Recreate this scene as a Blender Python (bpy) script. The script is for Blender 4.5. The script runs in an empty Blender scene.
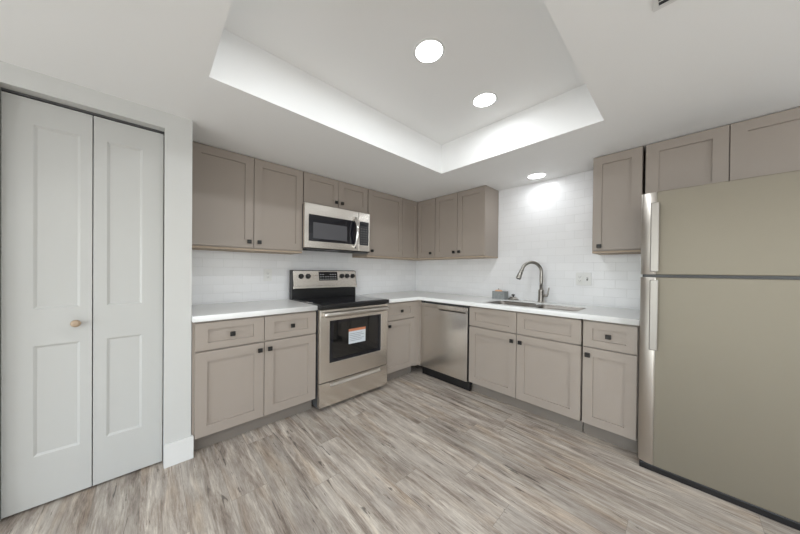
import bpy, bmesh, math, random
from mathutils import Vector, Matrix
random.seed(7)
S = bpy.context.scene
COL = S.collection
PI = math.pi

# ------------------------------------------------------------------ camera
cam_d = bpy.data.cameras.new('camera')
cam = bpy.data.objects.new('camera', cam_d)
COL.objects.link(cam)
R2 = Vector((0.67041847, 0.74192201, 0.00952918))
U2 = Vector((-0.01084354, -0.00304461, 0.99993657))
F = R2.cross(U2) * -1
M3 = Matrix((R2, U2, -F)).transposed()
cam.matrix_world = Matrix.Translation((2.72, -2.982, 1.206)) @ M3.to_4x4()
cam_d.sensor_width = 36
cam_d.lens = 263.833 * 36 / 800
cam_d.shift_x = 9.814 / 800
cam_d.shift_y = 5.48 / 800
cam_d.clip_start = 0.02
S.camera = cam

# ------------------------------------------------------------------ world, exposure
S.view_settings.view_transform = 'Standard'
S.view_settings.look = 'None'
S.view_settings.gamma = 1
S.view_settings.use_curve_mapping = False
S.view_settings.exposure = 0.97
w = bpy.data.worlds.new('world')
S.world = w
w.use_nodes = True
nt = w.node_tree
bg = nt.nodes['Background']
sky = nt.nodes.new('ShaderNodeTexSky')
sky.sky_type = 'NISHITA'
sky.sun_elevation = math.radians(35)
sky.sun_rotation = math.radians(0)
sky.sun_disc = False
nt.links.new(sky.outputs[0], bg.inputs[0])
bg.inputs[1].default_value = 0.25

SINK_LAMP_W = 0.6   # the one close to the tiled wall
ROOM_FILL_W = 10.0  # unseen downlights added behind the camera as ambient fill
LAMP_W = 2.1       # each recessed downlight
WINDOW_FILL_W = 16.5      # fill light set in each added window behind the camera

def area_light(name, loc, rot, size, watts, color, size_y=None, shape=None, parent=None):
    d = bpy.data.lights.new(name, 'AREA')
    d.energy = watts
    d.color = color
    d.shape = shape or ('RECTANGLE' if size_y else 'DISK')
    d.size = size
    if size_y: d.size_y = size_y
    o = bpy.data.objects.new(name, d)
    o.location = loc
    o.rotation_euler = rot
    COL.objects.link(o)
    if parent: o.parent = parent
    return o

# unseen fill lights in the two windows added to the back wall
for wx in (1.85, 4.15):
    area_light('window_daylight', (wx, -6.36, 1.05), (PI/2, 0, 0), 1.7, WINDOW_FILL_W, (.94, .975, 1.0), 1.7)

# and another fill in a smaller added window, far side wall, level with kitchen
area_light('window_daylight', (5.26, -1.5, 1.25), (PI/2, 0, PI/2), 1.3, 9.5, (.94, .975, 1.0), 1.2)

# ------------------------------------------------------------------ materials
def new_mat(name):
    m = bpy.data.materials.new(name)
    m.use_nodes = True
    return m, m.node_tree, m.node_tree.nodes['Principled BSDF']

def N(nt, t, **kw):
    n = nt.nodes.new(t)
    for k, v in kw.items(): setattr(n, k, v)
    return n

def noise_bump(nt, b, scale=(1, 1, 1), nscale=60, strength=.05, dist=.002, detail=3):
    tc = N(nt, 'ShaderNodeTexCoord')
    mp = N(nt, 'ShaderNodeMapping')
    mp.inputs['Scale'].default_value = scale
    nz = N(nt, 'ShaderNodeTexNoise')
    nz.inputs['Scale'].default_value = nscale
    nz.inputs['Detail'].default_value = detail
    bp = N(nt, 'ShaderNodeBump')
    bp.inputs['Strength'].default_value = strength
    bp.inputs['Distance'].default_value = dist
    nt.links.new(tc.outputs['Object'], mp.inputs[0])
    nt.links.new(mp.outputs[0], nz.inputs[0])
    nt.links.new(nz.outputs[0], bp.inputs['Height'])
    nt.links.new(bp.outputs[0], b.inputs['Normal'])
    return nz

def simple(name, col, rough=.5, metal=0, spec=.5, bump=0, nscale=80):
    m, nt, b = new_mat(name)
    b.inputs['Base Color'].default_value = (*col, 1)
    b.inputs['Roughness'].default_value = rough
    b.inputs['Metallic'].default_value = metal
    b.inputs['Specular IOR Level'].default_value = spec
    if bump:
        noise_bump(nt, b, nscale=nscale, strength=bump)
    return m

def mottled(name, c1, c2, rough, nscale, bump=.05, metal=0, scale=(1, 1, 1)):
    m, nt, b = new_mat(name)
    nz = noise_bump(nt, b, scale=scale, nscale=nscale, strength=bump)
    r = N(nt, 'ShaderNodeValToRGB')
    r.color_ramp.elements[0].position = .3
    r.color_ramp.elements[1].position = .7
    r.color_ramp.elements[0].color = (*c1, 1)
    r.color_ramp.elements[1].color = (*c2, 1)
    nt.links.new(nz.outputs[0], r.inputs[0])
    nt.links.new(r.outputs[0], b.inputs['Base Color'])
    b.inputs['Roughness'].default_value = rough
    b.inputs['Metallic'].default_value = metal
    return m

def steel(name, col, rough, brush, aniso=.5):
    """brushed metal: brush = mapping scale of the noise that marks the brushing"""
    m, nt, b = new_mat(name)
    tc = N(nt, 'ShaderNodeTexCoord')
    mp = N(nt, 'ShaderNodeMapping'); mp.inputs['Scale'].default_value = brush
    nz = N(nt, 'ShaderNodeTexNoise'); nz.inputs['Scale'].default_value = 10; nz.inputs['Detail'].default_value = 3
    nt.links.new(tc.outputs['Object'], mp.inputs[0]); nt.links.new(mp.outputs[0], nz.inputs[0])
    b.inputs['Metallic'].default_value = 1
    mx = N(nt, 'ShaderNodeMapRange')
    mx.inputs['To Min'].default_value = rough - .01
    mx.inputs['To Max'].default_value = rough + .01
    nt.links.new(nz.outputs[0], mx.inputs[0])
    nt.links.new(mx.outputs[0], b.inputs['Roughness'])
    r = N(nt, 'ShaderNodeValToRGB')
    r.color_ramp.elements[0].position = .25
    r.color_ramp.elements[1].position = .75
    r.color_ramp.elements[0].color = (*[c * .985 for c in col], 1)
    r.color_ramp.elements[1].color = (*col, 1)
    nt.links.new(nz.outputs[0], r.inputs[0])
    nt.links.new(r.outputs[0], b.inputs['Base Color'])
    if aniso:
        b.inputs['Anisotropic'].default_value = aniso
        tg = N(nt, 'ShaderNodeTangent', direction_type='RADIAL', axis='Z')
        nt.links.new(tg.outputs[0], b.inputs['Tangent'])
    return m

def tile_mat(name, horiz, off=(0, 0)):
    m, nt, b = new_mat(name)
    tc = N(nt, 'ShaderNodeTexCoord')
    sp = N(nt, 'ShaderNodeSeparateXYZ')
    cb = N(nt, 'ShaderNodeCombineXYZ')
    nt.links.new(tc.outputs['Object'], sp.inputs[0])
    a1 = N(nt, 'ShaderNodeMath', operation='ADD'); a1.inputs[1].default_value = off[0]
    a2 = N(nt, 'ShaderNodeMath', operation='ADD'); a2.inputs[1].default_value = off[1]
    nt.links.new(sp.outputs[horiz], a1.inputs[0])
    nt.links.new(sp.outputs['Z'], a2.inputs[0])
    nt.links.new(a1.outputs[0], cb.inputs[0])
    nt.links.new(a2.outputs[0], cb.inputs[1])
    br = N(nt, 'ShaderNodeTexBrick')
    br.offset = .5
    br.inputs['Scale'].default_value = 1
    br.inputs['Mortar Size'].default_value = .0012
    br.inputs['Mortar Smooth'].default_value = .3
    br.inputs['Bias'].default_value = 0
    br.inputs['Brick Width'].default_value = .1524
    br.inputs['Row Height'].default_value = .0762
    br.inputs['Color1'].default_value = (.86, .86, .87, 1)
    br.inputs['Color2'].default_value = (.90, .90, .91, 1)
    br.inputs['Mortar'].default_value = (.74, .74, .74, 1)
    nt.links.new(cb.outputs[0], br.inputs[0])
    nt.links.new(br.outputs['Color'], b.inputs['Base Color'])
    bp = N(nt, 'ShaderNodeBump'); bp.invert = True
    bp.inputs['Strength'].default_value = .5
    bp.inputs['Distance'].default_value = .0015
    nt.links.new(br.outputs['Fac'], bp.inputs['Height'])
    nz = N(nt, 'ShaderNodeTexNoise'); nz.inputs['Scale'].default_value = 9
    b2 = N(nt, 'ShaderNodeBump'); b2.inputs['Strength'].default_value = .12; b2.inputs['Distance'].default_value = .004
    nt.links.new(cb.outputs[0], nz.inputs[0])
    nt.links.new(nz.outputs[0], b2.inputs['Height'])
    nt.links.new(bp.outputs[0], b2.inputs['Normal'])
    nt.links.new(b2.outputs[0], b.inputs['Normal'])
    rr = N(nt, 'ShaderNodeMapRange')
    rr.inputs['To Min'].default_value = .22
    rr.inputs['To Max'].default_value = .7
    nt.links.new(br.outputs['Fac'], rr.inputs[0])
    nt.links.new(rr.outputs[0], b.inputs['Roughness'])
    return m

def floor_mat():
    m, nt, b = new_mat('weathered_vinyl_plank')
    L = nt.links.new
    tc = N(nt, 'ShaderNodeTexCoord')
    sp = N(nt, 'ShaderNodeSeparateXYZ')
    L(tc.outputs['Object'], sp.inputs[0])
    def ma(op, a, c=None, d=None):
        n = N(nt, 'ShaderNodeMath', operation=op)
        for i, v in enumerate((a, c, d)):
            if v is None: continue
            if isinstance(v, (int, float)): n.inputs[i].default_value = v
            else: L(v, n.inputs[i])
        return n.outputs[0]
    W, LEN = .178, 1.22
    yr = ma('DIVIDE', sp.outputs['Y'], W)
    row = ma('FLOOR', yr)
    fy = ma('FRACT', yr)
    wn = N(nt, 'ShaderNodeTexWhiteNoise', noise_dimensions='1D')
    L(row, wn.inputs['W'])
    xr = ma('ADD', ma('DIVIDE', sp.outputs['X'], LEN), wn.outputs['Value'])
    idx = ma('FLOOR', xr)
    fx = ma('FRACT', xr)
    cb = N(nt, 'ShaderNodeCombineXYZ')
    L(row, cb.inputs[0]); L(idx, cb.inputs[1])
    w2 = N(nt, 'ShaderNodeTexWhiteNoise', noise_dimensions='2D')
    L(cb.outputs[0], w2.inputs['Vector'])
    pid = w2.outputs['Value']
    # grain coordinates: stretched along x, shifted plank by plank
    def grain(sx, sy, scale, detail, dist, rough=.6):
        c = N(nt, 'ShaderNodeCombineXYZ')
        L(ma('MULTIPLY_ADD', sp.outputs['X'], sx, ma('MULTIPLY', pid, 37.0)), c.inputs[0])
        L(ma('MULTIPLY_ADD', sp.outputs['Y'], sy, ma('MULTIPLY', pid, 11.0)), c.inputs[1])
        n = N(nt, 'ShaderNodeTexNoise')
        n.inputs['Scale'].default_value = scale
        n.inputs['Detail'].default_value = detail
        n.inputs['Roughness'].default_value = rough
        n.inputs['Distortion'].default_value = dist
        L(c.outputs[0], n.inputs['Vector'])
        return n.outputs[0]
    g1 = grain(1.1, 10.0, 2.2, 9, .7, .66)
    g2 = grain(4.5, 60.0, 2.5, 6, .5, .8)
    g3 = grain(1.1, 4.0, 2.0, 3, .3)
    r1 = N(nt, 'ShaderNodeValToRGB')
    cr = r1.color_ramp
    cr.elements[0].position = .37; cr.elements[0].color = (.135, .105, .082, 1)
    cr.elements[1].position = .63; cr.elements[1].color = (.60, .555, .49, 1)
    e = cr.elements.new(.45); e.color = (.255, .213, .182, 1)
    e = cr.elements.new(.53); e.color = (.385, .338, .292, 1)
    L(ma('ADD', ma('MULTIPLY', g1, .6), ma('MULTIPLY', g2, .4)), r1.inputs[0])
    # cool whitewash patches
    mixw = N(nt, 'ShaderNodeMix', data_type='RGBA')
    r3 = N(nt, 'ShaderNodeMapRange')
    r3.inputs['From Min'].default_value = .42; r3.inputs['From Max'].default_value = .68
    r3.inputs['To Min'].default_value = 0; r3.inputs['To Max'].default_value = .4
    L(g3, r3.inputs[0]); L(r3.outputs[0], mixw.inputs['Factor'])
    L(r1.outputs[0], mixw.inputs['A'])
    mixw.inputs['B'].default_value = (.50, .465, .425, 1)
    # thin dark cracks
    g4 = grain(2.6, 26.0, 1.5, 5, 1.4)
    cr4 = N(nt, 'ShaderNodeMapRange')
    cr4.inputs['From Min'].default_value = .33; cr4.inputs['From Max'].default_value = .37
    cr4.inputs['To Min'].default_value = .38; cr4.inputs['To Max'].default_value = 1
    L(g4, cr4.inputs[0])
    # warm worn patches
    g5 = grain(1.4, 7.0, 1.3, 3, .4)
    wf = N(nt, 'ShaderNodeMapRange')
    wf.inputs['From Min'].default_value = .50; wf.inputs['From Max'].default_value = .68
    wf.inputs['To Min'].default_value = 0; wf.inputs['To Max'].default_value = .5
    L(g5, wf.inputs[0])
    warm = N(nt, 'ShaderNodeMix', data_type='RGBA', blend_type='MULTIPLY')
    L(wf.outputs[0], warm.inputs['Factor']); L(mixw.outputs['Result'], warm.inputs['A'])
    warm.inputs['B'].default_value = (1.0, .86, .70, 1)
    # plank tone
    hs = N(nt, 'ShaderNodeHueSaturation')
    L(warm.outputs['Result'], hs.inputs['Color'])
    L(ma('MULTIPLY', ma('MULTIPLY_ADD', pid, .30, 1.0), cr4.outputs[0]), hs.inputs['Value'])
    # seams
    sy = ma('MINIMUM', fy, ma('SUBTRACT', 1.0, fy))
    sx = ma('MINIMUM', fx, ma('SUBTRACT', 1.0, fx))
    seam = ma('MINIMUM', ma('MULTIPLY', sy, W), ma('MULTIPLY', sx, LEN))
    sm = N(nt, 'ShaderNodeMapRange')
    sm.inputs['From Min'].default_value = .0004; sm.inputs['From Max'].default_value = .0012
    L(seam, sm.inputs[0])
    mx = N(nt, 'ShaderNodeMix', data_type='RGBA')
    mx.inputs['A'].default_value = (.24, .21, .185, 1)
    L(sm.outputs[0], mx.inputs['Factor'])
    L(hs.outputs[0], mx.inputs['B'])
    L(mx.outputs['Result'], b.inputs['Base Color'])
    b.inputs['Roughness'].default_value = .42
    b.inputs['Specular IOR Level'].default_value = .4
    bp = N(nt, 'ShaderNodeBump')
    bp.inputs['Strength'].default_value = .25; bp.inputs['Distance'].default_value = .001
    L(ma('ADD', ma('MULTIPLY', g2, .5), sm.outputs[0]), bp.inputs['Height'])
    L(bp.outputs[0], b.inputs['Normal'])
    return m

WALLC = (.60, .60, .58)
M = dict(
    wall=simple('wall_paint', WALLC, .55, bump=.15, nscale=70),
    ceiling=simple('ceiling_paint', (.90, .90, .89), .7, bump=.12, nscale=60),
    white_trim=simple('white_trim_paint', (.74, .74, .725), .35),
    door_paint=simple('door_paint', (.53, .53, .512), .38, bump=.03, nscale=120),
    cabinet=simple('taupe_cabinet_paint', (.358, .308, .266), .38, bump=.02, nscale=120),
    maple=mottled('raw_maple', (.43, .34, .255), (.49, .39, .295), .6, 12, scale=(1, 12, 12)),
    quartz=simple('white_quartz', (.84, .84, .83), .25),
    tile_left=tile_mat('white_subway_tile', 'Y', (-.002, -.005)),
    tile_right=tile_mat('white_subway_tile_sink_wall', 'X', (.03, -.005)),
    floor=floor_mat(),
    steel_h=steel('brushed_steel', (.80, .76, .705), .25, (.1, .1, 45), .6),
    steel_v=steel('brushed_steel_vertical', (.72, .685, .64), .24, (30, 30, .15), .6),
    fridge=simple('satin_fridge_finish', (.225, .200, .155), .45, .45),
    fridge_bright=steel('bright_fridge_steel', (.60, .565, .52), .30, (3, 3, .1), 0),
    handle_steel=steel('handle_steel', (.34, .32, .295), .42, (3, 3, .1), 0),
    toe=simple('toe_kick_vinyl', (.215, .188, .162), .5),  # cabinet taupe darkened, shade of the recess put into the colour
    nickel=simple('satin_nickel', (.40, .38, .35), .3, 1),
    sink_steel=simple('sink_steel', (.30, .28, .26), .38, 1),
    chrome=simple('polished_metal', (.78, .77, .75), .1, 1),
    black=simple('black_plastic', (.008, .008, .009), .3),
    black_metal=simple('black_knob_metal', (.018, .017, .016), .35, .3),
    black_glass=simple('black_glass', (.010, .011, .016), .06, spec=.6),
    dark_glass=simple('oven_window_glass', (.009, .009, .009), .05, spec=.8),
    mesh_glass=simple('microwave_window_mesh', (.10, .10, .11), .25),
    panel_grey=simple('control_panel_grey', (.045, .045, .05), .25),
    dark_grey=simple('dark_grey_metal', (.09, .09, .09), .5, .2),
    mark=simple('light_grey_marking', (.45, .45, .45), .5),
    plastic_white=simple('white_plastic', (.80, .80, .78), .3),
    slot=simple('slot_dark', (.05, .05, .05), .6),
    brass=simple('aged_wooden_knob', (.42, .31, .215), .35),
    concrete=mottled('grey_concrete', (.26, .275, .275), (.34, .355, .355), .8, 60, bump=.3),
    copper=simple('orange_wax', (.75, .42, .25), .5),
    paper=simple('sticker_paper', (.62, .66, .70), .5),
    orange=simple('sticker_orange', (.55, .20, .10), .5),
    ink=simple('sticker_ink', (.20, .22, .26), .5),
    red=simple('red_marking', (.5, .05, .03), .5),
)
def emis(name, col, s):
    m, nt, b = new_mat(name)
    b.inputs['Base Color'].default_value = (*col, 1)
    b.inputs['Emission Color'].default_value = (*col, 1)
    b.inputs['Emission Strength'].default_value = s
    return m
M['lamp'] = emis('lit_diffuser', (1, 1, 1), 4)

def glass_mat():
    m, nt, b = new_mat('clear_glass')
    out = nt.nodes['Material Output']
    tr = N(nt, 'ShaderNodeBsdfTransparent'); gl = N(nt, 'ShaderNodeBsdfGlossy')
    gl.inputs['Roughness'].default_value = .02
    mx = N(nt, 'ShaderNodeMixShader'); mx.inputs[0].default_value = .06
    nt.links.new(tr.outputs[0], mx.inputs[1]); nt.links.new(gl.outputs[0], mx.inputs[2])
    nt.links.new(mx.outputs[0], out.inputs[0])
    return m
M['glass'] = glass_mat()

# ------------------------------------------------------------------ mesh helpers
def box(bm, x0, x1, y0, y1, z0, z1, bev=0, seg=2):
    t = bmesh.new()
    bmesh.ops.create_cube(t, size=1)
    for v in t.verts:
        v.co = Vector(((x0 + x1) / 2 + v.co.x * abs(x1 - x0), (y0 + y1) / 2 + v.co.y * abs(y1 - y0), (z0 + z1) / 2 + v.co.z * abs(z1 - z0)))
    if bev:
        bmesh.ops.bevel(t, geom=list(t.edges), offset=bev, segments=seg, affect='EDGES', profile=.5)
    merge(bm, t)

def merge(bm, t):
    me = bpy.data.meshes.new('tmp')
    t.to_mesh(me); t.free()
    bm.from_mesh(me)
    bpy.data.meshes.remove(me)

def tube(bm, path, r, n=14, smooth=True, flat=1.0, up=None):
    """round (or flattened) bar along a path; r may be a list"""
    P = [Vector(p) for p in path]
    rs = r if isinstance(r, (list, tuple)) else [r] * len(P)
    t = bmesh.new()
    rings = []
    ref = Vector(up) if up else None
    for i, p in enumerate(P):
        d = (P[min(i + 1, len(P) - 1)] - P[max(i - 1, 0)]).normalized()
        if ref is None:
            ref = Vector((0, 0, 1)) if abs(d.z) < .9 else Vector((1, 0, 0))
        a = (ref - d * ref.dot(d)).normalized()
        b = d.cross(a)
        ref = a
        rings.append([t.verts.new(p + (a * math.cos(2 * PI * k / n) * flat + b * math.sin(2 * PI * k / n)) * rs[i]) for k in range(n)])
    for A, B in zip(rings, rings[1:]):
        for k in range(n):
            f = t.faces.new((A[k], A[(k + 1) % n], B[(k + 1) % n], B[k])); f.smooth = smooth
    t.faces.new(rings[0][::-1]); t.faces.new(rings[-1])
    bmesh.ops.recalc_face_normals(t, faces=list(t.faces))
    merge(bm, t)

def lathe(bm, prof, axis_mat=Matrix(), n=32, smooth=True):
    """profile [(r, h)] turned about local z, then moved by axis_mat"""
    t = bmesh.new()
    rings = []
    for r, h in prof:
        if r < 1e-6: rings.append([t.verts.new((0, 0, h))])
        else: rings.append([t.verts.new((r * math.cos(2 * PI * k / n), r * math.sin(2 * PI * k / n), h)) for k in range(n)])
    for A, B in zip(rings, rings[1:]):
        for k in range(n):
            j = (k + 1) % n
            vs = [A[k], A[j], B[j], B[k]] if len(A) > 1 and len(B) > 1 else ([A[0], B[j], B[k]] if len(A) == 1 else [A[k], A[j], B[0]])
            f = t.faces.new(vs); f.smooth = smooth
    if len(rings[0]) > 1: t.faces.new(rings[0][::-1])
    if len(rings[-1]) > 1: t.faces.new(rings[-1])
    bmesh.ops.recalc_face_normals(t, faces=list(t.faces))
    t.transform(axis_mat)
    merge(bm, t)

def prism(bm, pts, z0, z1, bev=0, mat=None, smooth=False):
    """pts: closed outline in xy, extruded in z"""
    t = bmesh.new()
    A = [t.verts.new((x, y, z0)) for x, y in pts]
    B = [t.verts.new((x, y, z1)) for x, y in pts]
    n = len(pts)
    for k in range(n):
        f = t.faces.new((A[k], A[(k + 1) % n], B[(k + 1) % n], B[k])); f.smooth = smooth
    t.faces.new(A[::-1]); t.faces.new(B)
    bmesh.ops.recalc_face_normals(t, faces=list(t.faces))
    if bev:
        es = [e for e in t.edges if abs(e.verts[0].co.z - e.verts[1].co.z) < 1e-6]
        bmesh.ops.bevel(t, geom=es, offset=bev, segments=2, affect='EDGES', profile=.5)
    if mat is not None: t.transform(mat)
    merge(bm, t)

def panelled(bm, x0, x1, z0, z1, yf, yb, panels, rec=.007, slope=.003, bev=.0015):
    """a door slab in the local xz plane facing -y: front at yf, back at yb, with recessed panels [(xa, xb, za, zb)] all sharing xa, xb"""
    t = bmesh.new()
    xs = [x0, panels[0][0], panels[0][1], x1]
    zs = [z0] + [v for p in sorted(panels, key=lambda q: q[2]) for v in (p[2], p[3])] + [z1]
    G = [[t.verts.new((x, yf, z)) for z in zs] for x in xs]
    for i in range(3):
        for j in range(len(zs) - 1):
            a, b, c, d = G[i][j], G[i + 1][j], G[i + 1][j + 1], G[i][j + 1]
            if i == 1 and j % 2 == 1:
                q = []
                for v, sx, sz in ((a, 1, 1), (b, -1, 1), (c, -1, -1), (d, 1, -1)):
                    q.append(t.verts.new((v.co.x + sx * slope, yf + rec, v.co.z + sz * slope)))
                o = (a, b, c, d)
                for k in range(4): t.faces.new((o[k], o[(k + 1) % 4], q[(k + 1) % 4], q[k]))
                t.faces.new(q)
            else:
                t.faces.new((a, b, c, d))
    ring = [G[i][0] for i in range(4)] + [G[3][j] for j in range(1, len(zs))] + [G[i][-1] for i in (2, 1, 0)] + [G[0][j] for j in range(len(zs) - 2, 0, -1)]
    back = [t.verts.new((v.co.x, yb, v.co.z)) for v in ring]
    n = len(ring)
    for k in range(n): t.faces.new((ring[k], back[k], back[(k + 1) % n], ring[(k + 1) % n]))
    t.faces.new(back)
    bmesh.ops.recalc_face_normals(t, faces=list(t.faces))
    if bev:
        eps = 1e-5
        es = [e for e in t.edges if all(abs(v.co.y - yf) < eps for v in e.verts) and
              (all(abs(v.co.x - x0) < eps for v in e.verts) or all(abs(v.co.x - x1) < eps for v in e.verts) or
               all(abs(v.co.z - z0) < eps for v in e.verts) or all(abs(v.co.z - z1) < eps for v in e.verts))]
        bmesh.ops.bevel(t, geom=es, offset=bev, segments=2, affect='EDGES', profile=.5)
    merge(bm, t)

def obj(name, bm, mat, parent=None, loc=None, label=None):
    me = bpy.data.meshes.new(name)
    bm.to_mesh(me); bm.free()
    me.materials.append(M[mat] if isinstance(mat, str) else mat)
    o = bpy.data.objects.new(name, me)
    COL.objects.link(o)
    if parent: o.parent = parent
    if loc: o.location = loc
    if label: o['label'] = label
    return o

def thing(name, label, cat, loc=(0, 0, 0), rotz=0, group=None):
    o = bpy.data.objects.new(name, None)
    o.empty_display_size = .1
    COL.objects.link(o)
    o.location = loc; o.rotation_euler = (0, 0, rotz)
    o['label'] = label; o['category'] = cat
    if group: o['group'] = group
    return o

def tag(o, label, cat, group=None):
    o['label'] = label; o['category'] = cat
    if group: o['group'] = group
    return o

def struct(name, bm, mat, parent=None):
    o = obj(name, bm, mat, parent)
    if not parent: o['kind'] = 'structure'
    return o

def B(*boxes, bev=0):
    bm = bmesh.new()
    for b in boxes: box(bm, *b, bev=bev)
    return bm

# ------------------------------------------------------------------ the setting
SOF, TRAY = 2.146, 2.42
XE, YB = 5.3, -6.4
struct('floor', B((-.1, XE + .1, YB - .1, .1, -.06, 0)), 'floor')
# ceiling: dropped soffit slab with the tray opening and the raised tray inside
TX0, TX1, TY0, TY1 = 1.159, 2.387, -2.777, -.918
bm = bmesh.new()
box(bm, -.1, TX0, YB - .1, .1, SOF, TRAY + .1)
box(bm, TX1, XE + .1, YB - .1, .1, SOF, TRAY + .1)
box(bm, TX0, TX1, TY1, .1, SOF, TRAY + .1)
box(bm, TX0, TX1, YB - .1, TY0, SOF, TRAY + .1)
box(bm, TX0, TX1, TY0, TY1, TRAY, TRAY + .1)
struct('ceiling', bm, 'ceiling')
struct('wall_left', B((-.1, 0, -2.793, .1, 0, SOF)), 'tile_left')
struct('wall_right', B((0, XE + .1, 0, .1, 0, SOF)), 'tile_right')
# closet wall with its door opening
XC, YC = .628, -2.793
OY0, OY1, OZ = -3.512, -2.926, 2.051
bm = bmesh.new()
box(bm, XC - .1, XC, OY1, YC, 0, SOF)
box(bm, XC - .1, XC, YB, OY0, 0, SOF)
box(bm, XC - .1, XC, OY0, OY1, OZ, SOF)
box(bm, -.1, XC - .1, YC - .1, YC, 0, SOF)
box(bm, -.1, 0, YB, YC - .1, 0, SOF)
struct('wall_closet', bm, 'wall')
# unseen back and far side of the living area, windows added for fill light
struct('wall_far', B((XE, XE + .1, YB, -2.15, 0, SOF), (XE, XE + .1, -.85, 0, 0, SOF), (XE, XE + .1, -2.15, -.85, 0, .65), (XE, XE + .1, -2.15, -.85, 1.85, SOF)), 'wall')
win = struct('window_3', B((XE + .03, XE + .08, -2.15, -.85, .65, .70), (XE + .03, XE + .08, -2.15, -.85, 1.80, 1.85),
             (XE + .03, XE + .08, -2.15, -2.10, .65, 1.85), (XE + .03, XE + .08, -.90, -.85, .65, 1.85)), 'white_trim')  # unseen window added to brighten the left wall
obj('window_pane', B((XE + .055, XE + .06, -2.12, -.88, .68, 1.82)), 'glass', win)
WX = ((1.0, 2.7), (3.3, 5.0))
WZ0, WZ1 = .2, 1.9
bm = bmesh.new()
box(bm, -.1, XE + .1, YB - .1, YB, 0, WZ0)
box(bm, -.1, XE + .1, YB - .1, YB, WZ1, SOF)
box(bm, -.1, WX[0][0], YB - .1, YB, WZ0, WZ1)
box(bm, WX[0][1], WX[1][0], YB - .1, YB, WZ0, WZ1)
box(bm, WX[1][1], XE + .1, YB - .1, YB, WZ0, WZ1)
struct('wall_back', bm, 'wall')
for k, (a, b) in enumerate(WX):
    u, v = YB - .08, YB - .03
    win = struct('window_%d' % (k + 1), B((a, b, u, v, WZ0, WZ0 + .05), (a, b, u, v, WZ1 - .05, WZ1),
                 (a, a + .05, u, v, WZ0, WZ1), (b - .05, b, u, v, WZ0, WZ1),
                 ((a + b) / 2 - .02, (a + b) / 2 + .02, u, v, WZ0, WZ1)), 'white_trim')
    obj('window_pane', B((a + .02, b - .02, YB - .06, YB - .055, WZ0 + .02, WZ1 - .02)), 'glass', win)
# baseboard wrapping the closet corner
bm = bmesh.new()
prism(bm, [(XC, OY1 + .002), (XC + .015, OY1 + .002), (XC + .015, YC + .012), (XC - .05, YC + .012), (XC - .05, YC), (XC, YC)], 0, .14, bev=.003)
struct('baseboard_closet', bm, 'white_trim')
bm = bmesh.new(); box(bm, XC, XC + .015, YB, OY0 - .002, 0, .14, bev=.003)
struct('baseboard_left', bm, 'white_trim')
# door head track seen as a thin line above the bifold leaves
struct('trim_1', B((.535, .566, OY0 + .001, OY1 - .001, 2.040, OZ)), 'dark_grey')

# bifold closet door
d = thing('door_1', 'white two-leaf bifold closet door with recessed panels', 'door', (0, OY0, 0), PI / 2)
d['kind'] = 'structure'
del d['category']
XF = .568
def leaf(y0, y1, pa, pb):
    bm = bmesh.new()
    panelled(bm, y0 - OY0, y1 - OY0, .012, 2.034, -XF, -XF + .033,
             [(pa - OY0, pb - OY0, .262, .815), (pa - OY0, pb - OY0, .998, 1.912)], rec=.007, slope=.011, bev=.0012)
    return obj('door_leaf', bm, 'door_paint', d)
leaf(-3.2185, -2.930, -3.168, -3.024)
lf = leaf(-3.509, -3.2225, -3.417, -3.265)
bm = bmesh.new()
lathe(bm, [(.010, 0), (.008, .008), (.007, .016), (.016, .022), (.019, .030), (.017, .038), (.008, .042), (0, .043)],
      Matrix.Translation((-3.276 - OY0, -XF, .915)) @ Matrix.Rotation(PI / 2, 4, 'X'))
obj('door_knob', bm, 'brass', lf, label='small round bronze-coloured knob')

# ------------------------------------------------------------------ cabinet builder (local frame: x along the wall, -y out of the wall)
GAP = .0022
def knob(parent, x, yf, z):
    bm = bmesh.new()
    box(bm, x - .006, x + .006, yf - .016, yf, z - .006, z + .006)
    box(bm, x - .0155, x + .0155, yf - .028, yf - .014, z - .0155, z + .0155, bev=.003)
    obj('knob', bm, 'black_metal', parent)

def front(root, name, x0, x1, z0, z1, yf, rail=.066, vrail=None, kn=None):
    vr = vrail if vrail is not None else rail
    bm = bmesh.new()
    panelled(bm, x0 + GAP, x1 - GAP, z0 + GAP, z1 - GAP, yf, yf + .019,
             [(x0 + rail, x1 - rail, z0 + vr, z1 - vr)], rec=.011, slope=.001)
    o = obj(name, bm, 'cabinet', root)
    if kn: knob(o, kn[0], yf, kn[1])
    return o

BD, TOE = .622, .567
def base_body(root, w, xl=0, toe=True, wt=None, hollow=False):
    if hollow:   # open under the sink bowls
        obj('body', B((xl, xl + .018, -BD, -.004, .108, .866), (w - .018, w, -BD, -.004, .108, .866),
                      (xl, w, -BD, -.004, .108, .126), (xl, w, -.02, -.004, .108, .866), (xl, w, -BD, -BD + .02, .835, .866),
                      (xl, w, -BD, -BD + .02, .66, .69)), 'cabinet', root)
    else:
        obj('body', B((xl, w, -BD, -.004, .108, .866)), 'cabinet', root)
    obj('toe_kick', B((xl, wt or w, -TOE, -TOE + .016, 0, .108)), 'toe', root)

FB = .642
ZD0, ZD1, ZR0, ZR1 = .112, .668, .674, .858
def base_cab(label, loc, rotz, w):
    return thing('base_cabinet', label, 'cabinet', loc, rotz)

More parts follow.
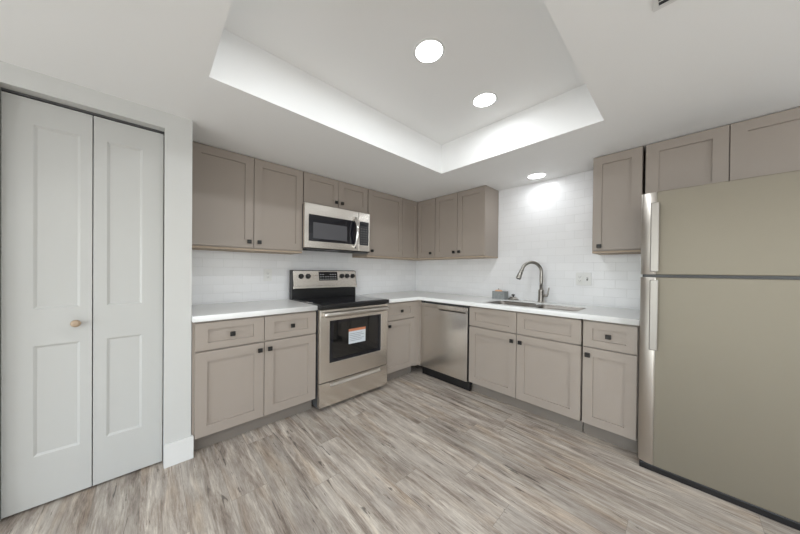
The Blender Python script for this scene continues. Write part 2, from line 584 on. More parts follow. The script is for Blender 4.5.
# left run: two-drawer two-door base
Y0 = -2.790
r = base_cab('taupe base cabinet with two drawers and two doors, between white closet wall and range', (0, Y0, 0), PI / 2, .85)
base_body(r, .845)
c0, c1, c2 = .012, .431, .845
for a, b in ((c0, c1), (c1, c2)):
    front(r, 'drawer', a, b, ZR0, ZR1, -FB, .072, .048, kn=((a + b) / 2, .766))
front(r, 'door', c0, c1, ZD0, ZD1, -FB, .068, kn=(c1 - .033, ZD1 - .052))
front(r, 'door', c1, c2, ZD0, ZD1, -FB, .068, kn=(c1 + .036, ZD1 - .052))

# right of the range
Y0 = -1.163
r = base_cab('narrow taupe base cabinet with one drawer over one door, between range and corner', (0, Y0, 0), PI / 2, .45)
wb = .445
obj('body', B((0, wb, -BD, -.004, .108, .866)), 'cabinet', r)
obj('corner_filler', B((wb, 1.163 - FB, -FB + .004, -BD + .02, .100, .866), (1.163 - FB - .0, 1.163 - FB + .019, -.672, -BD + .02, .100, .866)), 'cabinet', r)
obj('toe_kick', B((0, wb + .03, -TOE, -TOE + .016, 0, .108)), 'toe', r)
front(r, 'drawer', 0.004, wb - .002, ZR0, ZR1, -FB, .06, .05, kn=(.226, .766))
front(r, 'door', 0.004, wb - .002, ZD0, ZD1, -FB, .062, kn=(.045, ZD1 - .048))

# sink base
X0 = 1.307
r = base_cab('wide taupe sink base cabinet with two plain drawer fronts, right of the dishwasher', (X0, 0, 0), 0, .92)
base_body(r, 2.229 - X0, hollow=True)
m_ = 1.765 - X0; e_ = 2.229 - X0
for a, b in ((0, m_), (m_, e_)):
    front(r, 'drawer_front', a, b, ZR0, ZR1, -FB, .062, .050)
front(r, 'door', 0, m_, ZD0, ZD1, -FB, .066, kn=(m_ - .034, ZD1 - .062))
front(r, 'door', m_, e_, ZD0, ZD1, -FB, .066, kn=(m_ + .036, ZD1 - .062))

# twelve inch drawer base
X0 = 2.235
r = base_cab('slim taupe base cabinet with one knobbed drawer and door, beside the refrigerator', (X0, 0, 0), 0, .3)
base_body(r, .300)
front(r, 'drawer', 0.002, .298, ZR0, ZR1, -FB, .058, .050, kn=(.150, .766))
front(r, 'door', 0.002, .298, ZD0, ZD1, -FB, .062, kn=(.035, ZD1 - .052))

# ---- wall cabinets
UB, UD, UF = 1.385, .293, .312
def wall_cab(label, loc, rotz, w, z0=UB, end=0, bottom=True):
    r = thing('wall_cabinet', label, 'cabinet', loc, rotz)
    obj('body', B((0, w, -UD, -.002, z0 - (.004 if bottom else .01), SOF - .002)), 'cabinet', r)
    if bottom:
        obj('bottom_panel', B((0, w, -UD - .004, -.002, z0 - .019, z0 - .004)), 'maple', r, label='unpainted light wood bottom')
    return r
ZT = SOF - .004
Y0 = -2.790
r = wall_cab('large two-door taupe wall cabinet next to white closet wall', (0, Y0, 0), PI / 2, .867)
a, b, c = .012, -2.349 - Y0, .867
front(r, 'door', a, b, UB, ZT, -UF, .066, kn=(b - .038, UB + .052))
front(r, 'door', b, c, UB, ZT, -UF, .066, kn=(b + .040, UB + .052))
Y0 = -1.920
r = wall_cab('short two-door taupe wall cabinet directly above the microwave', (0, Y0, 0), PI / 2, .762, z0=1.856, bottom=False)
front(r, 'door', .002, .381, 1.852, ZT, -UF, .062, .062, kn=(.381 - .036, 1.905))
front(r, 'door', .381, .760, 1.852, ZT, -UF, .062, .062, kn=(.381 + .036, 1.905))
Y0 = -1.155
r = wall_cab('single-door taupe wall cabinet right of the microwave', (0, Y0, 0), PI / 2, .555)
front(r, 'door', .004, .555, UB, ZT, -UF, .066, kn=(.052, UB + .050))
# corner cabinet with two narrow leaves meeting in the corner
r = thing('corner_wall_cabinet', 'taupe corner wall cabinet with two narrow leaves meeting in the room corner', 'cabinet', (0, 0, 0))
bm = bmesh.new()
prism(bm, [(.002, -.002), (.002, -.598), (UD, -.598), (UD, -UD), (.606, -UD), (.606, -.002)], UB - .004, SOF - .002)
obj('body', bm, 'cabinet', r)
bm = bmesh.new()
prism(bm, [(.002, -.002), (.002, -.598), (UD + .004, -.598), (UD + .004, -UD - .004), (.606, -UD - .004), (.606, -.002)], UB - .019, UB - .004)
obj('bottom_panel', bm, 'maple', r, label='unpainted light wood bottom')
o = bmesh.new()
panelled(o, -.596, -.314, UB + GAP, ZT - GAP, -UF, -UF + .019, [(-.596 + .06, -.314 - .045, UB + .066, ZT - .066)], rec=.011, slope=.001)
o.transform(Matrix.Rotation(PI / 2, 4, 'Z'))
obj('door', o, 'cabinet', r)
front(r, 'door', .312, .606, UB, ZT, -UF, .06, .066, kn=(.548, UB + .054))
# double on the sink wall
X0 = .608
r = wall_cab('two-door taupe wall cabinet with exposed side panel, left of the sink', (X0, 0, 0), 0, 1.285 - .608)
mm = .936 - X0; ee = 1.285 - X0
front(r, 'door', .002, mm, UB, ZT, -UF, .064, kn=(mm - .036, UB + .052))
front(r, 'door', mm, ee, UB, ZT, -UF, .064, kn=(mm + .036, UB + .052))
X0 = 2.222
r = wall_cab('slim single-door taupe wall cabinet between tiled sink wall and refrigerator', (X0, 0, 0), 0, .295)
front(r, 'door', 0, .295, UB, ZT, -UF, .060, .066, kn=(.050, UB + .035))
X0 = 2.531
r = wall_cab('wide two-door taupe wall cabinet over the refrigerator', (X0, 0, 0), 0, .77, z0=1.735, bottom=False)
front(r, 'door', .002, 2.910 - X0, 1.735, ZT, -UF, .068, .066)
front(r, 'door', 2.910 - X0, .768, 1.735, ZT, -UF, .068, .066)

# ------------------------------------------------------------------ countertops
def rrect(x0, x1, y0, y1, r, n=6):
    pts = []
    for cx, cy, a0 in ((x1 - r, y1 - r, 0), (x0 + r, y1 - r, 90), (x0 + r, y0 + r, 180), (x1 - r, y0 + r, 270)):
        for k in range(n + 1):
            a = math.radians(a0 + 90 * k / n)
            pts.append((cx + r * math.cos(a), cy + r * math.sin(a)))
    return pts
CT0, CT1, CE = .868, .907, .662
def slab(name, outline, holes, z0, z1, mat, bev=.003):
    cu = bpy.data.curves.new(name, 'CURVE')
    cu.dimensions = '2D'; cu.fill_mode = 'BOTH'
    for pts in [outline] + holes:
        sp = cu.splines.new('POLY'); sp.points.add(len(pts) - 1); sp.use_cyclic_u = True
        for p, (x, y) in zip(sp.points, pts): p.co = (x, y, 0, 1)
    cu.extrude = (z1 - z0) / 2 - bev; cu.bevel_depth = bev; cu.bevel_resolution = 2
    cu.offset = -bev
    tmp = bpy.data.objects.new('tmp', cu)
    COL.objects.link(tmp)
    dg = bpy.context.evaluated_depsgraph_get(); dg.update()
    me = bpy.data.meshes.new_from_object(tmp.evaluated_get(dg))
    me.transform(Matrix.Translation((0, 0, (z0 + z1) / 2)))
    bpy.data.objects.remove(tmp)
    me.name = name
    me.materials.clear(); me.materials.append(M[mat])
    o = bpy.data.objects.new(name, me); COL.objects.link(o)
    return o
BX0, BX1, BY0, BY1 = 1.405, 2.180, -.575, -.185
o = slab('countertop', [(.002, -2.790), (CE, -2.790), (CE, -1.943), (.002, -1.943)], [], CT0, CT1, 'quartz')
tag(o, 'short white countertop between the closet wall and the range', 'countertop', 'white countertops')
o = slab('countertop', [(.002, -1.163), (CE, -1.163), (CE, -CE), (2.540, -CE), (2.540, -.002), (.002, -.002)],
         [rrect(BX0, BX1, BY0, BY1, .05)], CT0, CT1, 'quartz')
tag(o, 'L-shaped white countertop holding the sink and turning the corner', 'countertop', 'white countertops')

# ------------------------------------------------------------------ double bowl sink (undermount)
sk = thing('kitchen_sink', 'undermount double-bowl stainless steel sink in the white countertop', 'sink', ((BX0 + BX1) / 2, (BY0 + BY1) / 2, CT0))
cx, cy = (BX0 + BX1) / 2, (BY0 + BY1) / 2
def bowl(x0, x1, y0, y1, depth):
    t = bmesh.new()
    rings = []
    levels = [(.031, .0, .05), (-.012, .003, .05), (-depth + .03, .012, .045), (-depth + .008, .020, .04), (-depth, .045, .03)]
    for z, ins, rr in levels:
        rings.append([t.verts.new((x, y, z)) for x, y in rrect(x0 + ins, x1 - ins, y0 + ins, y1 - ins, rr)])
    n = len(rings[0])
    for A, Bq in zip(rings, rings[1:]):
        for k in range(n):
            f = t.faces.new((A[k], Bq[k], Bq[(k + 1) % n], A[(k + 1) % n])); f.smooth = True
    t.faces.new(rings[-1])
    return t
hw, hd = (BX1 - BX0) / 2 - .0015, (BY1 - BY0) / 2 - .0015
for s in (-1, 1):
    x0, x1 = (-hw, -.014) if s < 0 else (.014, hw)
    bm = bowl(x0, x1, -hd, hd, .2)
    o = obj('bowl', bm, 'sink_steel', sk)
    md = o.modifiers.new('thick', 'SOLIDIFY'); md.thickness = .0015; md.offset = -1
    bm = bmesh.new()
    lathe(bm, [(.045, -.1995), (.043, -.197), (.036, -.1985), (.0, -.199)], Matrix.Translation(((x0 + x1) / 2, .03, 0)))
    obj('drain', bm, 'chrome', o)
bm = bmesh.new(); box(bm, -.0145, .0145, -hd + .03, hd - .03, -.03, .016, bev=.006)
obj('divider', bm, 'sink_steel', sk)

# ------------------------------------------------------------------ faucet
FX, FY = 1.775, -.088
f = thing('kitchen_faucet', 'brushed nickel gooseneck faucet with pull-down spray head behind the sink', 'faucet', (FX, FY, CT1))
bm = bmesh.new()
lathe(bm, [(.032, 0), (.032, .004), (.027, .008), (.0255, .012), (.0255, .118), (.022, .124), (.0165, .128)], n=28)
obj('faucet_base', bm, 'nickel', f)
D = Vector((-.67, -.742, 0)).normalized()
path = [Vector((0, 0, .115)), Vector((0, 0, .2)), Vector((0, 0, .30))]
ra = .098
for k in range(1, 19):
    a = PI * k / 18 * .90
    path.append(D * (ra - ra * math.cos(a)) + Vector((0, 0, .30 + ra * math.sin(a))))
last = path[-1]; dr = (path[-1] - path[-2]).normalized()
path.append(last + dr * .01)
bm = bmesh.new(); tube(bm, path, .0155, n=18)
obj('gooseneck', bm, 'nickel', f)
s0 = path[-1]
bm = bmesh.new()
tube(bm, [s0 - dr * .004, s0 + dr * .006, s0 + dr * .02, s0 + dr * .055, s0 + dr * .088, s0 + dr * .095], [.016, .0185, .018, .0215, .025, .022], n=20)
hd_ = obj('spray_head', bm, 'nickel', f)
bm = bmesh.new(); tube(bm, [s0 + dr * .094, s0 + dr * .098], [.019, .018], n=18)
obj('spray_face', bm, 'dark_grey', hd_)
bm = bmesh.new()
box(bm, -.006, .006, -.002, .004, -.016, .016, bev=.002)
bm.transform(Matrix.Translation(s0 + dr * .04 + Vector((.74, -.67, 0)) * .021) @ Matrix.Rotation(math.radians(-48), 4, 'Z'))
obj('spray_button', bm, 'dark_grey', hd_)
bm = bmesh.new()
tube(bm, [(.018, 0, .068), (.052, 0, .068), (.058, 0, .068)], [.0125, .0125, .010], n=16)
h = obj('valve', bm, 'nickel', f)
bm = bmesh.new()
tube(bm, [(.052, 0, .066), (.060, 0, .085), (.063, 0, .110), (.070, 0, .150)], [.008, .008, .0075, .0065], n=12)
obj('lever', bm, 'nickel', h)

# ------------------------------------------------------------------ small things on the countertop
c = thing('square_pot', 'small square grey concrete pot with orange top in the countertop corner left of faucet', 'pot', (1.365, -.105, CT1))
bm = bmesh.new()
t = bmesh.new()
o_ = rrect(-.07, .07, -.052, .052, .008, 3); i_ = rrect(-.063, .063, -.045, .045, .006, 3)
L1 = [t.verts.new((x, y, .001)) for x, y in o_]; L2 = [t.verts.new((x, y, .085)) for x, y in o_]
L3 = [t.verts.new((x, y, .085)) for x, y in i_]; L4 = [t.verts.new((x, y, .05)) for x, y in i_]
n = len(o_)
for P_, Q_ in ((L1, L2), (L2, L3), (L3, L4)):
    for k in range(n): t.faces.new((P_[k], P_[(k + 1) % n], Q_[(k + 1) % n], Q_[k]))
t.faces.new(L1[::-1]); t.faces.new(L4)
bmesh.ops.recalc_face_normals(t, faces=list(t.faces)); merge(bm, t)
obj('pot_body', bm, 'concrete', c)
bm = bmesh.new()
lathe(bm, [(.038, .048), (.040, .085), (.036, .094), (.022, .099), (0, .100)], Matrix.Translation((-.018, 0, 0)), n=24)
cn = obj('wax_top', bm, 'copper', c, label='pale orange rounded top')
bm = bmesh.new(); tube(bm, [(-.018, 0, .099), (-.019, 0, .110), (-.017, .001, .118)], [.002, .002, .0015], n=8)
obj('wick', bm, 'dark_grey', cn)
c = thing('sink_strainer', 'small dark metal sink strainer lying on the countertop behind the left bowl', 'strainer', (1.500, -.085, CT1))
c.scale = (1.3, 1.3, 1.3)
bm = bmesh.new()
lathe(bm, [(.030, .0005), (.041, .004), (.042, .007), (.038, .010), (.030, .013), (.024, .022), (.020, .024), (0, .025)], n=28)
b_ = obj('strainer_rim', bm, 'nickel', c)
bm = bmesh.new()
lathe(bm, [(.006, .024), (.006, .032), (.014, .036), (.015, .042), (.009, .046), (0, .047)], n=20)
obj('strainer_knob', bm, 'dark_grey', c)

# ------------------------------------------------------------------ wall plates
def plate(root, w, h):
    bm = bmesh.new(); box(bm, -w / 2, w / 2, -.006, -.0005, -h / 2, h / 2, bev=.002)
    return obj('plate', bm, 'plastic_white', root)
def duplex(root, x):
    bm = bmesh.new(); box(bm, x - .017, x + .017, -.009, -.005, -.034, .034, bev=.002)
    o = obj('receptacle', bm, 'plastic_white', root)
    bm = bmesh.new()
    for z in (-.018, .018):
        box(bm, x - .008, x - .006, -.0095, -.0088, z - .004, z + .006)
        box(bm, x + .006, x + .008, -.0095, -.0088, z - .004, z + .006)
        box(bm, x - .002, x + .002, -.0095, -.0088, z - .011, z - .007)
    obj('slots', bm, 'slot', o)
    return o
r = thing('double_wall_plate', 'white double wall plate with outlet and switch on tile right of faucet', 'outlet', (2.106, 0, 1.148))
plate(r, .118, .118)
duplex(r, -.028)
bm = bmesh.new(); box(bm, .022, .034, -.0075, -.005, -.013, .013, bev=.001)
s_ = obj('switch', bm, 'slot', r, label='dark toggle switch slot')
bm = bmesh.new(); box(bm, .0245, .0315, -.018, -.006, -.002, .010, bev=.002)
obj('toggle', bm, 'plastic_white', s_)
r = thing('wall_outlet', 'white single outlet plate on the tile left of the range', 'outlet', (0, -2.140, 1.153), PI / 2)
plate(r, .074, .118)
duplex(r, 0)

# ------------------------------------------------------------------ range
RY0 = -1.937
r = thing('electric_range', 'stainless steel electric range with black glass cooktop and paper sticker on oven window', 'range', (0, RY0, 0), PI / 2)
RW = .768
obj('body', B((.004, RW - .004, -.648, -.03, .03, .893)), 'dark_grey', r, label='dark grey sides')
bm = bmesh.new()
box(bm, 0, RW, -.705, -.03, .876, .912, bev=.006)
ck = obj('cooktop', bm, 'black', r, label='black cooktop surround')
bm = bmesh.new(); box(bm, .012, RW - .012, -.680, -.125, .908, .9155, bev=.002)
obj('cooktop_glass', bm, 'black_glass', ck)
for (x, y, rr) in ((.20, -.52, .105), (.57, -.52, .085), (.20, -.26, .085), (.57, -.26, .105)):
    t = bmesh.new()
    nn = 48
    I = [t.verts.new((x + (rr - .002) * math.cos(2 * PI * k / nn), y + (rr - .002) * math.sin(2 * PI * k / nn), .9158)) for k in range(nn)]
    O = [t.verts.new((x + rr * math.cos(2 * PI * k / nn), y + rr * math.sin(2 * PI * k / nn), .9158)) for k in range(nn)]
    for k in range(nn): t.faces.new((I[k], O[k], O[(k + 1) % nn], I[(k + 1) % nn]))
    obj('burner_ring', t, 'panel_grey', ck)
# feet
for x in (.05, RW - .05):
    bm = bmesh.new(); lathe(bm, [(.018, 0), (.018, .012), (.010, .016), (.010, .032)], Matrix.Translation((x, -.60, 0)), n=16)
    obj('foot', bm, 'black', r)
# backguard
bm = bmesh.new()
prism(bm, [(-.03, .905), (-.03, 1.205), (-.06, 1.207), (-.095, 1.200), (-.118, 1.045), (-.095, 1.030), (-.095, .905)], 0, RW,
      mat=Matrix(((0, 0, 1, 0), (1, 0, 0, 0), (0, 1, 0, 0), (0, 0, 0, 1))))
bgd = obj('backguard', bm, 'black', r, label='black backguard sides and riser')
# sloping steel fascia; local frame on the slope
FA, FBt = Vector((0, -.1195, 1.040)), Vector((0, -.0955, 1.200))
sl = (FBt - FA).normalized()
nrm = Vector((0, -sl.z, sl.y))
def slope_mat(x, h):   # x across, h up the slope; local z is outward
    p = FA + sl * h
    X = Vector((1, 0, 0))
    m = Matrix((X, sl, nrm)).transposed().to_4x4()   # columns: x, up, out
    m.translation = Vector((x, p.y, p.z))
    return m
def slopebox(bm, x0, x1, h0, h1, o0, o1, bev=0):
    t = bmesh.new(); box(t, x0, x1, h0, h1, o0, o1, bev=bev)
    t.transform(slope_mat(0, 0)); merge(bm, t)
bm = bmesh.new(); slopebox(bm, .006, RW - .006, 0, .161, -.004, .004, bev=.0035)
fas = obj('fascia', bm, 'steel_h', bgd, label='brushed steel control fascia')
bm = bmesh.new(); slopebox(bm, .002, RW - .002, -.028, .004, -.012, .010, bev=.006)
obj('fascia_trim', bm, 'steel_h', bgd, label='brushed steel lower trim strip')
bm = bmesh.new(); slopebox(bm, .285, .512, .055, .150, .002, .0055, bev=.001)
dsp = obj('control_display', bm, 'black_glass', fas)
bm = bmesh.new()
random.seed(3)
for rr_ in range(3):
    for k in range(7):
        x = .297 + k * .030; hh = .066 + rr_ * .026
        if rr_ == 2 and 2 <= k <= 3: continue
        slopebox(bm, x, x + .018, hh, hh + .006, .005, .0060)
obj('display_marks', bm, 'mark', dsp)
for x in (.088, .163, .569, .639, .714):
    bm = bmesh.new()
    m4 = slope_mat(x, .102)
    lathe(bm, [(.027, .003), (.027, .007), (.022, .009), (.0205, .028), (.018, .031), (0, .032)], m4, n=28)
    t = bmesh.new(); box(t, -.005, .005, -.021, .021, .02, .038, bev=.002)
    t.transform(m4); merge(bm, t)
    obj('control_knob', bm, 'black', fas)
# oven door
DF = .686
def frame_with_hole(bm, x0, x1, z0, z1, hx0, hx1, hz0, hz1, yf, yb, bev=.004):
    t = bmesh.new()
    def ring(a, b, c, e, y): return [t.verts.new(p) for p in ((a, y, c), (b, y, c), (b, y, e), (a, y, e))]
    A = ring(x0, x1, z0, z1, yf); H = ring(hx0, hx1, hz0, hz1, yf); A2 = ring(x0, x1, z0, z1, yb); H2 = ring(hx0, hx1, hz0, hz1, yb)
    for k in range(4):
        j = (k + 1) % 4
        t.faces.new((A[k], A[j], H[j], H[k])); t.faces.new((A2[k], A2[j], H2[j], H2[k]))
        t.faces.new((A[k], A2[k], A2[j], A[j])); t.faces.new((H[k], H2[k], H2[j], H[j]))
    bmesh.ops.recalc_face_normals(t, faces=list(t.faces))
    es = [e for e in t.edges if all(abs(v.co.y - yf) < 1e-6 for v in e.verts) and (set(e.verts) <= set(A) or set(e.verts) <= set(H))]
    bmesh.ops.bevel(t, geom=es, offset=bev, segments=2, affect='EDGES', profile=.5)
    merge(bm, t)
bm = bmesh.new()
frame_with_hole(bm, .004, RW - .004, .245, .868, .098, .676, .404, .768, -DF, -.650)
dr_ = obj('oven_door', bm, 'steel_h', r)
bm = bmesh.new(); frame_with_hole(bm, .0985, .6755, .4045, .7675, .128, .646, .430, .742, -DF + .004, -.662, bev=.001)
obj('window_border', bm, 'black_glass', dr_)
obj('window_glass', B((.1285, .6455, -DF + .0085, -.660, .4305, .7415)), 'dark_glass', dr_)
# handle
bm = bmesh.new()
pth = []
for k in range(25):
    u = k / 24; x = .028 + (RW - .056) * u
    pth.append((x, -DF - .030 - .016 * math.sin(PI * u), .826))
tube(bm, pth, .019, n=16, flat=1.15, up=(0, 0, 1))
box(bm, .030, .058, -DF - .034, -DF + .002, .812, .840, bev=.004)
box(bm, RW - .058, RW - .030, -DF - .034, -DF + .002, .812, .840, bev=.004)
obj('oven_handle', bm, 'fridge_bright', dr_)
# sticker
st = obj('sticker', B((.296, .486, -DF + .0070, -DF + .0087, .531, .645)), 'paper', dr_, label='white paper sticker with orange heading')
obj('sticker_heading', B((.296, .486, -DF + .0068, -DF + .0087, .645, .668)), 'orange', st)
bm = bmesh.new()
for i, (a, b_, z) in enumerate(((.306, .45, .622), (.306, .47, .606), (.306, .43, .590), (.306, .465, .574), (.306, .44, .558))):
    box(bm, a, b_, -DF + .0064, -DF + .0072, z - .002, z + .002)
obj('sticker_print', bm, 'ink', st)
# drawer
bm = bmesh.new(); box(bm, .004, RW - .004, -DF, -.645, .036, .206, bev=.003)
box(bm, .004, .105, -DF, -.645, .2, .239, bev=.0015)
box(bm, RW - .100, RW - .004, -DF, -.645, .2, .239, bev=.0015)
box(bm, .09, RW - .09, -DF, -.645, .2335, .239, bev=.001)
dw_ = obj('storage_drawer', bm, 'steel_h', r)
bm = bmesh.new()
prism(bm, [(-DF - .007, .196), (-DF - .007, .204), (-.668, .2265), (-.660, .2265), (-.660, .196)], .104, RW - .099,
      mat=Matrix(((0, 0, 1, 0), (1, 0, 0, 0), (0, 1, 0, 0), (0, 0, 0, 1))))
obj('drawer_grip', bm, 'fridge_bright', dw_, label='brighter scooped grip')

# ------------------------------------------------------------------ microwave
MY0 = -1.937
r = thing('microwave_oven', 'stainless steel over-the-range microwave with curved handle under short cabinet', 'microwave', (0, MY0, 0), PI / 2)
obj('body', B((.006, .760, -.335, -.004, 1.416, 1.828)), 'dark_grey', r, label='dark grey case')
MF = .372
bm = bmesh.new()
frame_with_hole(bm, .004, .612, 1.418, 1.838, .046, .598, 1.484, 1.732, -MF, -.337)
md_ = obj('microwave_door', bm, 'steel_h', r)
bm = bmesh.new(); frame_with_hole(bm, .0465, .5975, 1.4845, 1.7315, .090, .470, 1.510, 1.665, -MF + .003, -.338, bev=.001)
obj('window_border', bm, 'black_glass', md_)
obj('window_mesh', B((.0905, .4695, -MF + .006, -.350, 1.5105, 1.6645)), 'mesh_glass', md_, label='grey see-through window')
bm = bmesh.new(); frame_with_hole(bm, .614, .764, 1.418, 1.838, .626, .748, 1.484, 1.738, -MF, -.337)
cp = obj('control_column', bm, 'steel_h', r)
bm = bmesh.new(); box(bm, .6265, .7475, -MF + .002, -.340, 1.4845, 1.7375)
kp = obj('control_panel', bm, 'panel_grey', cp)
bm = bmesh.new(); box(bm, .636, .738, -MF + .0012, -MF + .004, 1.690, 1.725)
obj('clock_display', bm, 'black_glass', kp)
bm = bmesh.new()
for i in range(3):
    for j in range(7):
        box(bm, .640 + i * .034, .664 + i * .034, -MF + .0014, -MF + .003, 1.500 + j * .026, 1.512 + j * .026)
obj('keypad', bm, 'dark_grey', kp)
bm = bmesh.new()
pth = []
for k in range(21):
    u = k / 20
    pth.append((.560, -MF - .012 - .045 * math.sin(PI * u) ** .8, 1.448 + .322 * u))
tube(bm, pth, [.014 + .005 * math.sin(PI * k / 20) for k in range(21)], n=14)
box(bm, .546, .574, -MF - .022, -MF + .004, 1.444, 1.470, bev=.004)
box(bm, .546, .574, -MF - .022, -MF + .004, 1.752, 1.778, bev=.004)
obj('microwave_handle', bm, 'chrome', md_)
bm = bmesh.new()
box(bm, .004, .764, -MF + .006, -.337, 1.408, 1.416)
obj('bottom_lip', bm, 'black', r)
for x0 in (.06, .50):
    bm = bmesh.new()
    box(bm, x0, x0 + .20, -.30, -.14, 1.408, 1.4155, bev=.001)
    for k in range(9): box(bm, x0 + .01, x0 + .19, -.29 + k * .0165, -.282 + k * .0165, 1.404, 1.409)
    obj('grease_filter', bm, 'dark_grey', r)
bm = bmesh.new(); box(bm, .58, .75, -.355, -.255, 1.398, 1.4155, bev=.002)
obj('vent_cover', bm, 'dark_grey', r)

# ------------------------------------------------------------------ dishwasher
r = thing('dishwasher', 'stainless steel dishwasher between the corner and the sink cabinet', 'dishwasher', (.676, 0, 0))
DWW = 1.287 - .676
obj('tub', B((.004, DWW + .0, -.60, -.03, .05, .858)), 'dark_grey', r, label='dark grey tub casing')
bm = bmesh.new()
box(bm, 0, DWW, -FB, -.602, .100, .782, bev=.004)
box(bm, 0, DWW, -FB, -.602, .803, .842, bev=.003)
box(bm, 0, .255, -FB, -.602, .778, .801)
box(bm, DWW - .020, DWW, -FB, -.602, .778, .801)
dd = obj('dishwasher_door', bm, 'steel_v', r)
obj('handle_pocket', B((.250, DWW - .016, -.622, -.6, .760, .806)), 'black', dd)
bm = bmesh.new(); prism(bm, [(-FB + .002, .806), (-FB + .002, .797), (-.625, .785), (-.62, .806)], .256, DWW - .021,
      mat=Matrix(((0, 0, 1, 0), (1, 0, 0, 0), (0, 1, 0, 0), (0, 0, 0, 1))))
obj('pocket_lip', bm, 'steel_v', dd)
obj('toe_kick', B((.002, DWW + .016, -.607, -.59, .004, .092)), 'black', r)
obj('side_gasket', B((DWW + .001, DWW + .017, -.612, -.58, .09, .86)), 'black', r)  # black strip filling the gap beside the door

# ------------------------------------------------------------------ refrigerator
FR0, FR1, FF = 2.544, 3.300, .722
r = thing('refrigerator', 'large satin stainless top-freezer refrigerator at the right', 'refrigerator', (FR0, 0, 0))
W_ = FR1 - FR0
obj('body', B((.006, W_ - .006, -.648, -.045, .03, 1.690), bev=.004), 'dark_grey', r, label='grey cabinet sides')
bm = bmesh.new(); box(bm, .008, W_ - .008, -.717, -.620, .0, .037, bev=.004)
kg = obj('kick_grille', bm, 'black', r)
def fdoor(name, z0, z1):
    # a flat face panel with generously rounded brighter metal edge strips at its sides
    R_, R2_ = .070, .030
    bm = bmesh.new()
    box(bm, R_ + .0005, W_ - R_ - .0005, -FF, -.655, z0, z1, bev=0)
    es = [e for e in bm.edges if all(abs(v.co.y + FF) < 1e-5 for v in e.verts) and abs(e.verts[0].co.z - e.verts[1].co.z) < 1e-5]
    bmesh.ops.bevel(bm, geom=es, offset=.004, segments=2, affect='EDGES', profile=.5)
    o = obj(name, bm, 'fridge', r)
    for sgn in (0, 1):
        pts = [(R_, -.655), (0, -.655)]
        for k in range(13):
            a = PI + (PI / 2) * k / 12
            pts.append((R_ + R_ * math.cos(a), -FF + R2_ + R2_ * math.sin(a)))
        if sgn: pts = [(W_ - x, y) for x, y in pts][::-1]
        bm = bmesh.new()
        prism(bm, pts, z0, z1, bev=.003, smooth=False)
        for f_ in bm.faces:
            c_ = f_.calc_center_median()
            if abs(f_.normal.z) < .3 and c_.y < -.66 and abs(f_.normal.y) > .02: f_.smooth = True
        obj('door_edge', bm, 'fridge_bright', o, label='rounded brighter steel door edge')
    return o
fd = fdoor('freezer_door', 1.199, 1.700)
rd = fdoor('refrigerator_door', .040, 1.183)
obj('door_gasket', B((.02, W_ - .02, -.712, -.648, 1.178, 1.204)), 'black', r)
obj('top_hinge_cover', B((W_ - .12, W_ - .02, -.69, -.60, 1.690, 1.712), bev=.004), 'dark_grey', r)
def fhandle(par, z0, z1):
    bm = bmesh.new()
    x0, x1 = .046, .082
    t = bmesh.new()
    secs = 16
    prof = []
    for k in range(secs + 1):
        u = k / secs
        prof.append((z0 + (z1 - z0) * u, -FF - .044))
    box(t, x0, x1, -FF - .052, -FF - .040, z0, z1, bev=.005, seg=3)
    merge(bm, t)
    for z in (z0 + .004, z1 - .034):
        box(bm, x0 + .003, x1 - .003, -FF - .042, -FF + .012, z, z + .030, bev=.004)
    return obj('handle', bm, 'handle_steel', par)
fhandle(fd, 1.215, 1.628)
fhandle(rd, .748, 1.168)

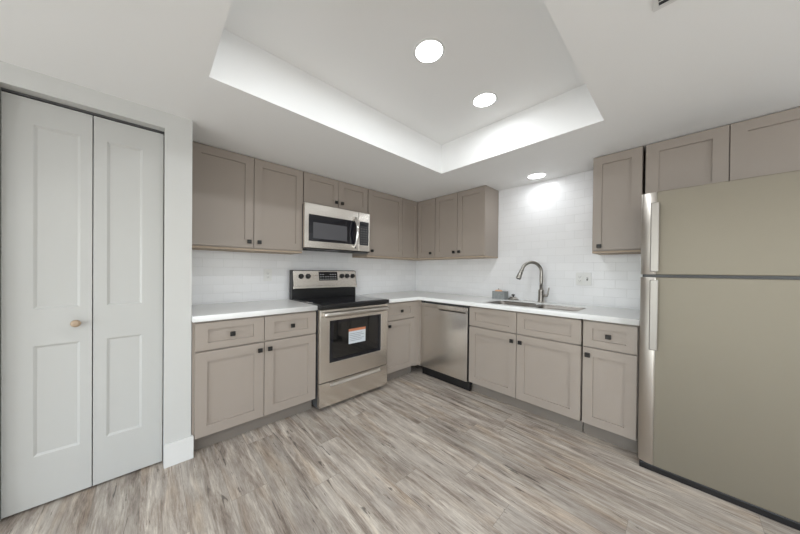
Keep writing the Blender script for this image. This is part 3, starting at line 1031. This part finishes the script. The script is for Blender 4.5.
# ------------------------------------------------------------------ recessed lights
def downlight(x, y, z, label, watts=LAMP_W):
    t = thing('recessed_light', label, 'ceiling light', (x, y, z), 0, 'recessed ceiling lights')
    bm = bmesh.new()
    lathe(bm, [(.073, -.003), (.076, -.005), (.083, -.003), (.086, -.0003)], n=48)
    bmesh.ops.delete(bm, geom=[f_ for f_ in bm.faces if len(f_.verts) > 8], context='FACES_ONLY')
    obj('trim_ring', bm, 'white_trim', t)
    bm = bmesh.new()
    lathe(bm, [(.074, -.0035), (.070, -.0045), (0, -.0045)], n=48)
    obj('diffuser', bm, 'lamp', t)
    area_light('lamp', (0, 0, -.0065), (0, 0, 0), .14, watts, (.925, .97, 1.0), parent=t).data.spread = math.radians(175)
    return t
downlight(1.770, -1.850, TRAY, 'recessed light in the middle of the tray ceiling, larger in view')
downlight(1.771, -1.242, TRAY, 'recessed light in the tray ceiling nearer the sink wall', LAMP_W * .6)
downlight(1.760, -.205, SOF, 'recessed light in the low soffit right above the sink', SINK_LAMP_W)
# third lamp of the tray row, just above the frame
downlight(1.770, -2.458, TRAY, 'recessed light in the tray ceiling nearest the camera, above the frame', LAMP_W * .8)

for k, (x, y) in enumerate(((3.0, -4.3), (4.5, -4.3), (3.6, -5.6), (4.5, -2.2))):  # unseen lamps added to raise the ambient light
    downlight(x, y, SOF, 'recessed light in the flat ceiling of the living area behind the camera', ROOM_FILL_W)

# ------------------------------------------------------------------ ceiling register
r = thing('ceiling_vent', 'white ceiling air vent with dark slots at the top edge', 'vent', (2.813, -1.80, SOF))
hx, hy, fb = .172, .152, .014
obj('frame', B((-hx, hx, -hy, -hy + fb, -.003, -.0005), (-hx, hx, hy - fb, hy, -.003, -.0005),
               (-hx, -hx + fb, -hy + fb, hy - fb, -.003, -.0005), (hx - fb, hx, -hy + fb, hy - fb, -.003, -.0005)), 'white_trim', r)
obj('backing', B((-hx + fb, hx - fb, -hy + fb, hy - fb, -.0012, -.0006)), 'slot', r)
k = 0
y = -hy + .024
while y < hy - .018:
    t = bmesh.new(); box(t, -hx + fb, hx - fb, -.005, .005, -.0008, .0008)
    t.transform(Matrix.Translation((0, y, -.0045)) @ Matrix.Rotation(math.radians(32), 4, 'X'))
    obj('slat', t, 'white_trim', r)
    y += .020
